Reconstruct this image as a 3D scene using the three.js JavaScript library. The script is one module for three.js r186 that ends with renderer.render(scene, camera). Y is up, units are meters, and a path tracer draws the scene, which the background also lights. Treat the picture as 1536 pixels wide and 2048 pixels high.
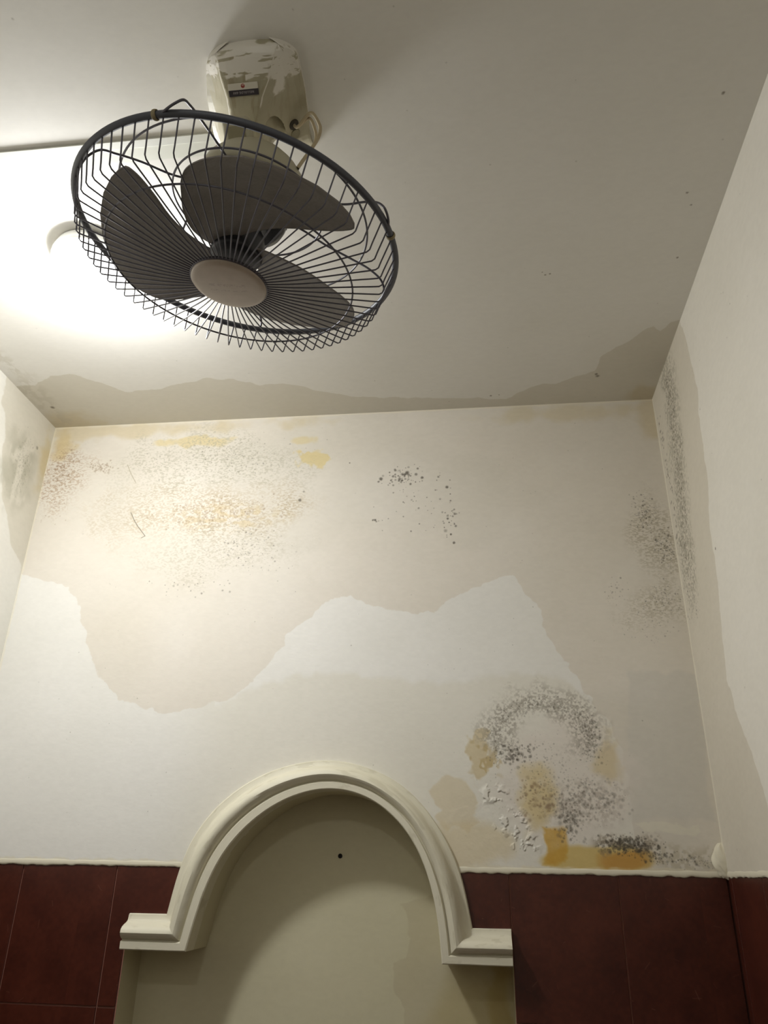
import * as THREE from 'three';
import { RoundedBoxGeometry } from 'three/addons/geometries/RoundedBoxGeometry.js';
import { RectAreaLightUniformsLib } from 'three/addons/lights/RectAreaLightUniformsLib.js';
import { mergeGeometries, toCreasedNormals, mergeVertices } from 'three/addons/utils/BufferGeometryUtils.js';

// ------------------------------------------------------------------ camera, light, exposure
const W = 1536, HT = 2048;
const scene = new THREE.Scene();
scene.background = new THREE.Color(0x000000);
const CAM_Z = 1.64;
const camera = new THREE.PerspectiveCamera(67.5, W / HT, 0.02, 30);
camera.position.set(0, 1.5, CAM_Z);
camera.rotation.order = 'YXZ';
camera.rotation.set(0.442178591, 0.123688025, 0.0199481978);
const renderer = new THREE.WebGLRenderer({ antialias: true });
renderer.toneMapping = THREE.LinearToneMapping;
renderer.toneMappingExposure = 1.09;
renderer.shadowMap.enabled = true;

const X_LEFT = -1.0934, X_RIGHT = 0.4516, CEIL = 2.564, ROOM_Z = 2.4, TILE_TOP = 1.508;
const LAMP = new THREE.Vector3(-0.702, CEIL - 0.078, 0.600);          // the dome light seen beside the fan
const LAMP2 = new THREE.Vector3(-0.35, CEIL - 0.078, 2.02);           // added fill lamp behind the camera, built as its twin
RectAreaLightUniformsLib.init();
const WHITE = new THREE.Color(0.97, 0.985, 1.0);
function domeLight(p, cd, nits, n) {
  const l = new THREE.PointLight(WHITE, cd, 0, 2); l.position.copy(p); l.castShadow = true; l.shadow.radius = 2.6; l.name = n + '_glow'; scene.add(l);
  const a = new THREE.RectAreaLight(WHITE, nits, 0.09, 0.09); a.position.set(p.x, CEIL - 0.108, p.z); a.rotation.x = -Math.PI / 2; a.name = n + '_face'; scene.add(a);
}
domeLight(LAMP, 0.7, 172, 'lamp');
domeLight(LAMP2, 0.1, 72, 'added_fill');  // fill added from behind the camera to lift walls and niche

// ------------------------------------------------------------------ helpers
function rng(seed) { let a = seed >>> 0; return () => { a = (a + 0x6D2B79F5) | 0; let t = Math.imul(a ^ (a >>> 15), 1 | a); t = (t + Math.imul(t ^ (t >>> 7), 61 | t)) ^ t; return ((t ^ (t >>> 14)) >>> 0) / 4294967296; }; }
const HASH = new Float32Array(65536);
{ const r = rng(77); for (let i = 0; i < 65536; i++) HASH[i] = r(); }
function vn(x, y) {
  const xi = Math.floor(x), yi = Math.floor(y), fx = x - xi, fy = y - yi;
  const u = fx * fx * (3 - 2 * fx), v = fy * fy * (3 - 2 * fy);
  const h = (a, b) => HASH[((a * 73 + b * 5701) ^ (b << 3)) & 65535];
  const a = h(xi, yi), b = h(xi + 1, yi), c = h(xi, yi + 1), d = h(xi + 1, yi + 1);
  return a + (b - a) * u + (c - a) * v + (a - b - c + d) * u * v;
}
function fbm(x, y, o = 4) { let s = 0, a = 0.5, n = 0; for (let i = 0; i < o; i++) { s += a * vn(x, y); n += a; a *= 0.5; x = x * 2.03 + 17.3; y = y * 2.03 + 9.1; } return s / n; }
const sm = (a, b, x) => { const t = Math.min(1, Math.max(0, (x - a) / (b - a))); return t * t * (3 - 2 * t); };
const lerp = (a, b, t) => a + (b - a) * t;
function mix(c, k, m) { c[0] += (k[0] - c[0]) * m; c[1] += (k[1] - c[1]) * m; c[2] += (k[2] - c[2]) * m; }
function piece(L, x) {                       // piecewise linear y(x) along a list that grows in x
  if (x <= L[0][0]) return L[0][1];
  for (let i = 1; i < L.length; i++) if (x <= L[i][0]) return lerp(L[i - 1][1], L[i][1], (x - L[i - 1][0]) / (L[i][0] - L[i - 1][0]));
  return L[L.length - 1][1];
}
function inPoly(P, x, y) { let c = false; for (let i = 0, j = P.length - 1; i < P.length; j = i++) if ((P[i][1] > y) !== (P[j][1] > y) && x < (P[j][0] - P[i][0]) * (y - P[i][1]) / (P[j][1] - P[i][1]) + P[i][0]) c = !c; return c; }
function sdPoly(P, x, y) {                   // signed distance, inside positive
  let best = 1e9;
  for (let i = 0, j = P.length - 1; i < P.length; j = i++) {
    const ax = P[j][0], ay = P[j][1], bx = P[i][0] - ax, by = P[i][1] - ay, px = x - ax, py = y - ay;
    const t = Math.min(1, Math.max(0, (px * bx + py * by) / (bx * bx + by * by + 1e-12)));
    const dx = px - bx * t, dy = py - by * t, d = dx * dx + dy * dy; if (d < best) best = d;
  }
  return Math.sqrt(best) * (inPoly(P, x, y) ? 1 : -1);
}
function dtex(w, h, x0, y0, x1, y1, fn, srgb = true) {   // fn(x, y, out, i) in metres
  const d = new Uint8Array(w * h * 4), c = [0, 0, 0];
  for (let j = 0; j < h; j++) for (let i = 0; i < w; i++) {
    const x = x0 + (x1 - x0) * (i + 0.5) / w, y = y0 + (y1 - y0) * (j + 0.5) / h;
    c[0] = c[1] = c[2] = 0; fn(x, y, c, j * w + i);
    const k = (j * w + i) * 4;
    for (let q = 0; q < 3; q++) d[k + q] = Math.max(0, Math.min(255, c[q] + 0.5));
    d[k + 3] = 255;
  }
  const t = new THREE.DataTexture(d, w, h, THREE.RGBAFormat);
  t.magFilter = THREE.LinearFilter; t.minFilter = THREE.LinearMipmapLinearFilter; t.generateMipmaps = true;
  if (srgb) t.colorSpace = THREE.SRGBColorSpace;
  t.needsUpdate = true;
  return t;
}
function overlay(w, h, x0, y0, x1, y1, spots) {          // discrete round spots: [x, y, r, strength]
  const o = new Float32Array(w * h), sx = w / (x1 - x0), sy = h / (y1 - y0);
  for (const [x, y, r, s] of spots) {
    const cx = (x - x0) * sx, cy = (y - y0) * sy, rx = r * sx * 1.5 + 1, ry = r * sy * 1.5 + 1;
    for (let j = Math.max(0, Math.floor(cy - ry)); j <= Math.min(h - 1, cy + ry); j++) for (let i = Math.max(0, Math.floor(cx - rx)); i <= Math.min(w - 1, cx + rx); i++) {
      const d = Math.hypot((i + 0.5 - cx) / (r * sx), (j + 0.5 - cy) / (r * sy));
      const a = s * sm(1.25, 0.35, d + 0.45 * (HASH[(i * 31 + j * 977) & 65535] - 0.5));
      const k = j * w + i; o[k] = 1 - (1 - o[k]) * (1 - a);
    }
  }
  return o;
}
function gauss(r) { return (r() + r() + r() + r() - 2) * 0.9; }
function cluster(list, r, [cx, cy, rx, ry], n, r0, r1, s0, s1) {
  for (let i = 0; i < n; i++) { const k = r() ** 2; list.push([cx + gauss(r) * rx, cy + gauss(r) * ry, lerp(r0, r1, k), lerp(s0, s1, r())]); }
}
const names = {};
function numbered(n) { const k = names[n] = (names[n] ?? -1) + 1; return k ? `${n}_${String(k).padStart(3, '0')}` : n; }
function mesh(name, geo, mat, parent) {
  const m = new THREE.Mesh(geo, mat); m.name = numbered(name); m.castShadow = m.receiveShadow = true; parent.add(m); return m;
}
function structure(name, parent = scene) { const g = new THREE.Group(); g.name = name; g.userData.kind = 'structure'; parent.add(g); return g; }
function thing(name, label, category, pos = [0, 0, 0]) { const g = new THREE.Group(); g.name = numbered(name); g.position.set(...pos); g.userData = { label, category }; scene.add(g); return g; }
function boxGeo(x0, y0, z0, x1, y1, z1) { const g = new THREE.BoxGeometry(x1 - x0, y1 - y0, z1 - z0); g.translate((x0 + x1) / 2, (y0 + y1) / 2, (z0 + z1) / 2); return g; }
function planarUV(g, ax, ay, x0, y0, x1, y1) {
  const p = g.attributes.position, uv = new Float32Array(p.count * 2);
  for (let i = 0; i < p.count; i++) { uv[2 * i] = (p.getComponent(i, ax) - x0) / (x1 - x0); uv[2 * i + 1] = (p.getComponent(i, ay) - y0) / (y1 - y0); }
  g.setAttribute('uv', new THREE.BufferAttribute(uv, 2)); return g;
}
function tube(pts, r, seg, rad = 8, closed = false) {
  const c = new THREE.CatmullRomCurve3(pts.map(p => new THREE.Vector3(...p)), closed, 'centripetal');
  return new THREE.TubeGeometry(c, seg, r, rad, closed);
}
function gridGeo(nu, nv, f) {                // f(i/nu, j/nv) -> [x,y,z]
  const P = [], UV = [], I = [];
  for (let j = 0; j <= nv; j++) for (let i = 0; i <= nu; i++) { P.push(...f(i / nu, j / nv)); UV.push(i / nu, j / nv); }
  for (let j = 0; j < nv; j++) for (let i = 0; i < nu; i++) { const a = j * (nu + 1) + i, b = a + 1, c = a + nu + 1, d = c + 1; I.push(a, b, d, a, d, c); }
  const g = new THREE.BufferGeometry();
  g.setAttribute('position', new THREE.Float32BufferAttribute(P, 3)); g.setAttribute('uv', new THREE.Float32BufferAttribute(UV, 2)); g.setIndex(I); g.computeVertexNormals();
  return g;
}
const std = (o) => new THREE.MeshStandardMaterial(o);

// ------------------------------------------------------------------ outlines of stains on the walls, in metres
const DAMP_EDGE = [[-1.096,2.148],[-1.034,2.130],[-0.967,2.113],[-0.940,2.078],[-0.909,2.016],[-0.885,1.956],[-0.851,1.903],[-0.822,1.875],[-0.797,1.847],[-0.714,1.819],[-0.667,1.810],[-0.601,1.824],[-0.541,1.840],[-0.504,1.867],[-0.473,1.899],[-0.448,1.939],[-0.423,1.961],[-0.421,1.990],[-0.368,2.024],[-0.341,2.053],[-0.313,2.074],[-0.278,2.076],[-0.243,2.057],[-0.197,2.038],[-0.130,2.031],[-0.085,2.036],[-0.045,2.065],[0.023,2.095],[0.062,2.110],[0.090,2.115],[0.115,2.073],[0.140,2.037],[0.152,2.009],[0.154,1.975],[0.181,1.931],[0.209,1.893],[0.225,1.851],[0.234,1.835]];
const DAMP = [...DAMP_EDGE, [0.272,1.78],[0.295,1.7],[0.29,1.60],[0.31,1.45],[0.6,1.45],[0.6,2.7],[-1.3,2.7],[-1.3,2.15]];
const LOW_EDGE = [[-0.568,1.829],[-0.514,1.856],[-0.449,1.883],[-0.383,1.895],[-0.294,1.898],[-0.205,1.889],[-0.119,1.878],[-0.055,1.873],[-0.022,1.879],[0.031,1.891],[0.105,1.897],[0.157,1.891],[0.197,1.875],[0.234,1.835]];
const GREY_PATCH = [[0.319,1.892],[0.452,1.890],[0.442,1.606],[0.283,1.605]];
const TAN = [[-0.10,1.66],[-0.065,1.685],[-0.03,1.675],[-0.005,1.652],[0.002,1.63],[-0.012,1.612],[-0.004,1.596],[-0.03,1.582],[-0.05,1.588],[-0.07,1.575],[-0.088,1.60],[-0.072,1.62],[-0.094,1.638]];
const WHITE_STRIP = [[0.297,1.600],[0.352,1.595],[0.412,1.595],[0.415,1.581],[0.350,1.579],[0.309,1.583]];
const CEIL_EDGE = [[-1.043,0.194],[-0.987,0.226],[-0.925,0.225],[-0.879,0.190],[-0.834,0.148],[-0.757,0.147],[-0.706,0.164],[-0.606,0.182],[-0.548,0.171],[-0.493,0.149],[-0.432,0.146],[-0.398,0.132],[-0.343,0.100],[-0.284,0.077],[-0.211,0.068],[-0.064,0.049],[0.034,0.044],[0.095,0.028],[0.130,0.058],[0.153,0.077],[0.188,0.088],[0.223,0.089],[0.255,0.115],[0.298,0.134],[0.303,0.182],[0.331,0.215],[0.359,0.239],[0.385,0.271],[0.398,0.283],[0.417,0.265],[0.437,0.291],[0.451,0.298]];
const RIGHT_EDGE = [[1.611,0.289],[1.700,0.251],[1.773,0.211],[1.829,0.199],[1.864,0.204],[1.936,0.215],[1.987,0.236],[2.043,0.247],[2.103,0.249],[2.155,0.273],[2.220,0.292],[2.305,0.300],[2.372,0.322],[2.428,0.318],[2.479,0.308],[2.551,0.297]];
const RIGHT_MOULD = [[2.02,0.083],[2.125,0.098],[2.23,0.120],[2.339,0.143],[2.446,0.160],[2.561,0.165]];
const LEFT_EDGE = [[2.166,0.012],[2.199,0.059],[2.258,0.104],[2.294,0.151],[2.337,0.158],[2.450,0.198],[2.535,0.240]];

// ------------------------------------------------------------------ wall and ceiling textures
const CLEAN = [227, 224, 216], DAMPC = [217, 209, 195];
function plain(x, y, c, k = 1) {
  const n = fbm(x * 6, y * 6, 3) - 0.5, f = fbm(x * 90, y * 160, 2) - 0.5;
  c[0] += k * (n * 7 + f * 5); c[1] += k * (n * 7 + f * 5); c[2] += k * (n * 9 + f * 5);
}
function blob(b, x, y, f, amp, soft) {
  const d = Math.hypot((x - b[0]) / b[2], (y - b[1]) / b[3]);
  if (d > 2.6) return 0;
  const k = 0.45 / Math.min(b[2], b[3]);
  return sm(1 + soft, 1 - soft, d + (fbm(x * f + b[0] * 90, y * f, 3) - 0.5) * amp + (vn(x * k + b[0] * 300, y * k + b[1] * 70) - 0.5) * 0.8);
}
function backTexture() {
  const w = 2048, h = 1408, x0 = X_LEFT, x1 = X_RIGHT, y0 = 1.5, y1 = CEIL;
  const r = rng(5), spots = [], brown = [];
  cluster(spots, r, [-0.154, 2.375, 0.05, 0.03], 75, 0.0011, 0.0042, 0.25, 0.7);
  cluster(spots, r, [-0.041, 2.262, 0.016, 0.05], 26, 0.0012, 0.0046, 0.3, 0.8);
  cluster(spots, r, [-0.106, 2.297, 0.10, 0.075], 42, 0.001, 0.003, 0.25, 0.6);
  cluster(spots, r, [-0.215, 2.262, 0.018, 0.008], 8, 0.0012, 0.0035, 0.4, 0.7);
  spots.push([-0.149, 2.386, 0.0055, 0.75], [-0.213, 2.372, 0.005, 0.7], [-0.411, 2.322, 0.0045, 0.6], [-0.403, 2.345, 0.003, 0.4], [-0.053, 2.343, 0.004, 0.7], [-0.292, 2.42, 0.002, 0.6]);
  cluster(spots, r, [-0.649, 2.109, 0.14, 0.03], 34, 0.001, 0.003, 0.2, 0.5);
  cluster(spots, r, [-0.54, 2.20, 0.10, 0.06], 190, 0.0008, 0.0026, 0.12, 0.38);
  cluster(spots, r, [-0.62, 2.45, 0.15, 0.06], 240, 0.0008, 0.0024, 0.10, 0.34);
  cluster(brown, r, [-0.62, 2.29, 0.15, 0.045], 520, 0.001, 0.0034, 0.12, 0.42);
  cluster(brown, r, [-1.045, 2.44, 0.035, 0.05], 150, 0.0012, 0.004, 0.15, 0.45);
  cluster(brown, r, [-0.938, 2.436, 0.03, 0.018], 80, 0.0012, 0.004, 0.15, 0.5);
  cluster(brown, r, [-1.055, 2.34, 0.04, 0.06], 110, 0.0008, 0.0026, 0.1, 0.35);
  cluster(spots, r, [0.396, 2.253, 0.024, 0.045], 180, 0.0008, 0.0026, 0.15, 0.5);
  cluster(spots, r, [0.428, 2.17, 0.024, 0.045], 170, 0.0008, 0.0026, 0.15, 0.45);
  cluster(spots, r, [0.405, 2.05, 0.05, 0.035], 150, 0.0008, 0.0022, 0.12, 0.4);
  cluster(spots, r, [0.31, 2.07, 0.03, 0.03], 30, 0.0008, 0.0024, 0.12, 0.4);
  cluster(spots, r, [0.375, 1.99, 0.06, 0.03], 70, 0.0008, 0.002, 0.1, 0.3);
  // the ring of mould beside the arch
  for (let i = 0; i < 1500; i++) {
    const a = Math.PI * (-0.12 + 1.3 * r()), k = 1 + gauss(r) * 0.2;
    spots.push([0.131 + Math.cos(a) * 0.095 * k, 1.752 + Math.sin(a) * 0.078 * k, lerp(0.0006, 0.0026, r() ** 4), lerp(0.06, 0.34, r())]);
  }
  cluster(spots, r, [0.075, 1.728, 0.032, 0.02], 130, 0.001, 0.0042, 0.2, 0.6);
  cluster(spots, r, [0.216, 1.640, 0.06, 0.036], 260, 0.001, 0.0045, 0.08, 0.3);
  cluster(brown, r, [0.114, 1.639, 0.028, 0.035], 110, 0.0012, 0.005, 0.2, 0.6);
  cluster(spots, r, [0.169, 1.603, 0.024, 0.036], 170, 0.001, 0.0045, 0.12, 0.42);
  cluster(spots, r, [0.278, 1.560, 0.05, 0.015], 420, 0.0009, 0.0038, 0.2, 0.6);
  cluster(spots, r, [0.335, 1.540, 0.03, 0.01], 90, 0.0009, 0.003, 0.2, 0.6);
  cluster(spots, r, [0.40, 1.533, 0.045, 0.012], 70, 0.0009, 0.003, 0.1, 0.4);
  cluster(spots, r, [0.15, 1.68, 0.10, 0.08], 420, 0.0008, 0.0022, 0.08, 0.3);
  cluster(spots, r, [0.228, 1.77, 0.022, 0.05], 110, 0.0009, 0.0034, 0.15, 0.5);
  for (let i = 0; i < 120; i++) spots.push([lerp(-1.05, 0.42, r()), lerp(1.53, 2.54, r()), lerp(0.0006, 0.0016, r()), lerp(0.1, 0.35, r())]);
  const os = overlay(w, h, x0, y0, x1, y1, spots), ob = overlay(w, h, x0, y0, x1, y1, brown);
  const TH = [[-0.839,2.304],[-0.827,2.283],[-0.816,2.267],[-0.792,2.239],[-0.801,2.234]], TH2 = [[-0.871,2.441],[-0.857,2.414],[-0.840,2.388]];
  const lineD = (L, x, y) => { let b = 1e9; for (let i = 1; i < L.length; i++) { const [ax, ay] = L[i - 1], bx = L[i][0] - ax, by = L[i][1] - ay, t = Math.min(1, Math.max(0, ((x - ax) * bx + (y - ay) * by) / (bx * bx + by * by))); b = Math.min(b, Math.hypot(x - ax - bx * t, y - ay - by * t)); } return b; };
  return dtex(w, h, x0, y0, x1, y1, (x, y, c, i) => {
    const wx = x + (fbm(x * 38, y * 38, 4) - 0.5) * 0.022, wy = y + (fbm(x * 38 + 50, y * 38 + 9, 4) - 0.5) * 0.022;
    c[0] = CLEAN[0]; c[1] = CLEAN[1]; c[2] = CLEAN[2];
    if (y < 1.93) {                              // older, slightly greyer paint under the fresh band
      const e = x < -0.568 ? 1.84 - (x + 0.568) * -0.25 : piece(LOW_EDGE, x);
      mix(c, [219, 214, 200], sm(0.006, -0.012, wy - e) * sm(-0.7, -0.5, wx) * 0.75);
    }
    const d = sdPoly(DAMP, wx, wy), m = sm(-0.0012, 0.0016, d);
    mix(c, DAMPC, m * (0.88 + 0.25 * (fbm(x * 9, y * 9, 3) - 0.5)));
    if (m > 0.5 && fbm(x * 3 + 4, y * 3, 3) > 0.52) mix(c, [206, 200, 186], 0.35 * sm(0.52, 0.62, fbm(x * 3 + 4, y * 3, 3)));
    const g = sdPoly(GREY_PATCH, wx, wy); mix(c, [203, 199, 189], 0.5 * sm(-0.006, 0.006, g));
    mix(c, [222, 216, 198], 0.8 * sm(-0.002, 0.002, sdPoly(WHITE_STRIP, wx, wy)));
    // pale scoured plaster inside the mould ring
    mix(c, [218, 209, 198], 0.7 * blob([0.165, 1.68, 0.10, 0.11], x, y, 25, 0.7, 0.35));
    // tan and ochre stains with their own ragged outlines
    mix(c, [196, 176, 132], 0.62 * blob([-0.001, 1.735, 0.032, 0.045], x, y, 48, 1.3, 0.12));
    mix(c, [178, 154, 104], 0.6 * sm(0.10, 0.03, Math.abs(fbm(x * 40 + 2, y * 30, 3) - 0.5)) * blob([0.006, 1.722, 0.034, 0.04], x, y, 50, 1.3, 0.3));
    mix(c, [206, 190, 156], 0.55 * sm(-0.003, 0.003, sdPoly(TAN, wx, wy)));
    mix(c, [208, 190, 150], 0.55 * blob([-0.03, 1.555, 0.06, 0.035], x, y, 30, 1.0, 0.4));
    mix(c, [206, 184, 128], 0.7 * blob([0.117, 1.645, 0.042, 0.06], x, y, 30, 1.0, 0.4));
    mix(c, [204, 184, 138], 0.6 * blob([0.257, 1.716, 0.024, 0.055], x, y, 40, 1.0, 0.35));
    mix(c, [204, 178, 108], 0.9 * blob([0.222, 1.534, 0.10, 0.022], x, y, 30, 0.6, 0.22));
    mix(c, [190, 142, 66], 0.85 * blob([0.272, 1.532, 0.045, 0.018], x, y, 36, 0.7, 0.3));
    { const q = Math.max(Math.abs(wx - 0.143) / 0.023, Math.abs(wy - 1.557) / 0.034); mix(c, [196, 146, 44], (0.72 + 0.4 * (fbm(x * 60, y * 20, 3) - 0.5)) * sm(1.12, 0.8, q)); }
    mix(c, [214, 194, 136], 0.75 * blob([-0.387, 2.440, 0.034, 0.03], x, y, 50, 1.3, 0.14));
    mix(c, [214, 196, 146], 0.7 * blob([-0.70, 2.502, 0.085, 0.014], x, y, 40, 1.4, 0.3));
    mix(c, [214, 196, 146], 0.6 * blob([-0.42, 2.49, 0.03, 0.012], x, y, 40, 1.2, 0.3));
    mix(c, [204, 182, 132], 0.75 * blob([-1.066, 2.505, 0.04, 0.05], x, y, 34, 1.1, 0.4));
    mix(c, [202, 184, 142], 0.5 * blob([-1.0, 2.545, 0.45, 0.02], x, y, 30, 1.2, 0.5));
    mix(c, [200, 182, 140], 0.45 * blob([0.44, 2.50, 0.035, 0.06], x, y, 30, 1.1, 0.5));
    mix(c, [206, 190, 150], 0.4 * blob([0.25, 2.535, 0.16, 0.02], x, y, 30, 1.2, 0.5));
    // grainy tan growth following the brush strokes
    const grain = fbm(x * 230, y * 400, 3);
    mix(c, [180, 162, 132], 0.66 * blob([-0.645, 2.305, 0.20, 0.072], x, y, 16, 1.0, 0.5) * sm(0.40, 0.64, grain));
    mix(c, [202, 178, 128], 0.42 * blob([-0.575, 2.275, 0.12, 0.03], x, y, 30, 1.2, 0.5) * sm(0.4, 0.6, fbm(x * 60, y * 120, 3)));
    mix(c, [176, 170, 150], 0.55 * blob([-0.62, 2.44, 0.19, 0.075], x, y, 18, 1.2, 0.6) * sm(0.5, 0.68, grain));
    mix(c, [186, 178, 158], 0.45 * blob([-0.56, 2.20, 0.15, 0.075], x, y, 18, 1.2, 0.6) * sm(0.48, 0.66, grain));
    mix(c, [168, 140, 112], 0.55 * blob([-1.045, 2.42, 0.07, 0.08], x, y, 22, 1.2, 0.6) * sm(0.48, 0.66, grain));
    const rr = Math.hypot((x - 0.131) / 0.1, (y - 1.755) / 0.085);
    if (y > 1.70) mix(c, [146, 138, 124], 0.62 * sm(0.55, 0.1, Math.abs(rr - 0.93 + (fbm(x * 30, y * 30, 3) - 0.5) * 0.5)) * sm(0.34, 0.7, fbm(x * 260, y * 260, 3)) * sm(1.70, 1.77, y));
    mix(c, [166, 154, 140], 0.5 * blob([0.2, 1.63, 0.075, 0.05], x, y, 26, 1.3, 0.6) * sm(0.38, 0.68, fbm(x * 190, y * 190, 3)));
    mix(c, [124, 110, 88], 0.55 * blob([0.275, 1.562, 0.06, 0.016], x, y, 40, 1.2, 0.5) * sm(0.36, 0.6, fbm(x * 140, y * 140, 3)));
    mix(c, [186, 176, 152], 0.6 * blob([0.40, 1.535, 0.07, 0.022], x, y, 30, 1.0, 0.5) * sm(0.35, 0.6, fbm(x * 120, y * 120, 3)));
    mix(c, [166, 156, 132], 0.5 * blob([0.412, 2.2, 0.045, 0.09], x, y, 24, 1.2, 0.6) * sm(0.42, 0.64, grain));
    mix(c, [168, 158, 134], 0.5 * blob([0.40, 2.045, 0.075, 0.05], x, y, 24, 1.2, 0.6) * sm(0.44, 0.64, grain));
    plain(x, y, c);
    mix(c, [124, 98, 72], 0.8 * ob[i]); mix(c, [70, 64, 54], os[i]);
    const t1 = lineD(TH, x, y), t2 = lineD(TH2, x, y);
    if (t1 < 0.003) mix(c, [90, 84, 66], 0.7 * sm(0.0012, 0.0004, t1)); if (t2 < 0.003) mix(c, [150, 140, 112], 0.6 * sm(0.0012, 0.0004, t2));
    // thick paint run along the corners
    const e = Math.min(CEIL - y, x - X_LEFT) + (fbm(x * 50, y * 50, 2) - 0.5) * 0.004;
    mix(c, [230, 221, 195], 0.4 * sm(0.006, 0.003, e));
    if (y < 1.522) mix(c, [224, 214, 184], 0.55 * sm(1.522, 1.515, y + (fbm(x * 60, 3, 3) - 0.5) * 0.01));
  });
}
const SPOTS_RELIEF = [[0.072,1.584,0.024,0.027],[0.089,1.557,0.019,0.016],[0.026,1.648,0.025,0.017],[0.048,1.597,0.019,0.018]];
function backBump() {
  return dtex(1536, 1056, X_LEFT, 1.5, X_RIGHT, CEIL, (x, y, c) => {
    let v = 90 + 26 * (fbm(x * 10, y * 10, 3) - 0.5) + 4 * (fbm(x * 120, y * 260, 2) - 0.5);
    let m = 0; for (const b of SPOTS_RELIEF) m = Math.max(m, blob(b, x, y, 40, 1.2, 0.5));
    if (m > 0) v += 120 * m * sm(0.48, 0.66, fbm(x * 85 + 3, y * 85, 3));
    const q = blob([-0.64, 2.3, 0.2, 0.12], x, y, 10, 1, 0.6); v += q * 14 * (fbm(x * 200, y * 240, 2) - 0.5);
    const s = blob([0.1, 1.66, 0.14, 0.14], x, y, 10, 1, 0.6); v += s * 26 * (fbm(x * 130, y * 130, 3) - 0.5);
    c[0] = c[1] = c[2] = v;
  }, false);
}
function rightTexture() {                        // u along z, v along y
  const w = 2048, h = 1024, z1 = ROOM_Z, y0 = 1.5, r = rng(9), spots = [];
  for (let i = 0; i < 2600; i++) { const y = lerp(1.98, 2.53, Math.pow(r(), 0.75)); const cz = piece(RIGHT_MOULD, y) - 0.02; spots.push([cz + gauss(r) * 0.042, y, lerp(0.0009, 0.003, r() ** 3), lerp(0.1, 0.5, r())]); }
  for (let i = 0; i < 70; i++) { const y = lerp(2.15, 2.5, r()); spots.push([0.02 + r() * 0.03, y, lerp(0.0012, 0.004, r()), lerp(0.3, 0.7, r())]); }
  for (let i = 0; i < 60; i++) spots.push([r() * 1.2, lerp(1.52, 2.55, r()), lerp(0.0008, 0.002, r()), lerp(0.1, 0.4, r())]);
  spots.push([0.26, 2.06, 0.003, 0.75]);
  const o = overlay(w, h, 0, y0, z1, CEIL, spots);
  return dtex(w, h, 0, y0, z1, CEIL, (z, y, c, i) => {
    c[0] = 226; c[1] = 221; c[2] = 209;
    const e = piece(RIGHT_EDGE, y) + (fbm(z * 30, y * 30, 4) - 0.5) * 0.02;
    mix(c, [208, 200, 183], 0.9 * sm(0.0015, -0.0015, z - e) * sm(2.575, 2.555, y + (z - 0.28) * 0.3));
    if (z < 0.35 && y > 1.95) { const q = Math.abs(z - piece(RIGHT_MOULD, y) + 0.02) / 0.06 + (fbm(z * 30, y * 20, 3) - 0.5) * 1.2; mix(c, [152, 146, 128], 0.68 * sm(1.25, 0.3, q) * sm(0.38, 0.68, fbm(z * 240, y * 200, 3)) * sm(1.96, 2.12, y + (fbm(z * 20, y * 20, 2) - 0.5) * 0.1)); }
    plain(z, y, c); mix(c, [84, 76, 62], o[i]);
    mix(c, [230, 222, 202], 0.5 * sm(0.012, 0.007, z + (fbm(z * 50, y * 30, 2) - 0.5) * 0.006));
  });
}
function leftTexture() {
  const w = 1536, h = 768, r = rng(12), spots = [];
  cluster(spots, r, [0.10, 2.40, 0.035, 0.07], 300, 0.0009, 0.003, 0.06, 0.24);
  spots.push([0.055, 2.47, 0.005, 0.5]);
  const o = overlay(w, h, 0, 1.5, ROOM_Z, CEIL, spots);
  return dtex(w, h, 0, 1.5, ROOM_Z, CEIL, (z, y, c, i) => {
    c[0] = 226; c[1] = 223; c[2] = 213;
    const e = (y < 2.166 ? 0.012 : piece(LEFT_EDGE, y)) + (fbm(z * 30, y * 30, 4) - 0.5) * 0.03;
    mix(c, [208, 202, 186], 0.85 * sm(0.003, -0.003, z - e) * sm(2.1, 2.2, y));
    mix(c, [168, 164, 146], 0.65 * blob([0.105, 2.39, 0.05, 0.10], z, y, 20, 1.2, 0.6) * sm(0.3, 0.6, fbm(z * 40, y * 22, 4)));
    mix(c, [204, 184, 134], 0.6 * blob([0.01, 2.47, 0.03, 0.09], z, y, 30, 1.0, 0.5));
    plain(z, y, c); mix(c, [96, 90, 74], o[i]);
  });
}
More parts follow.
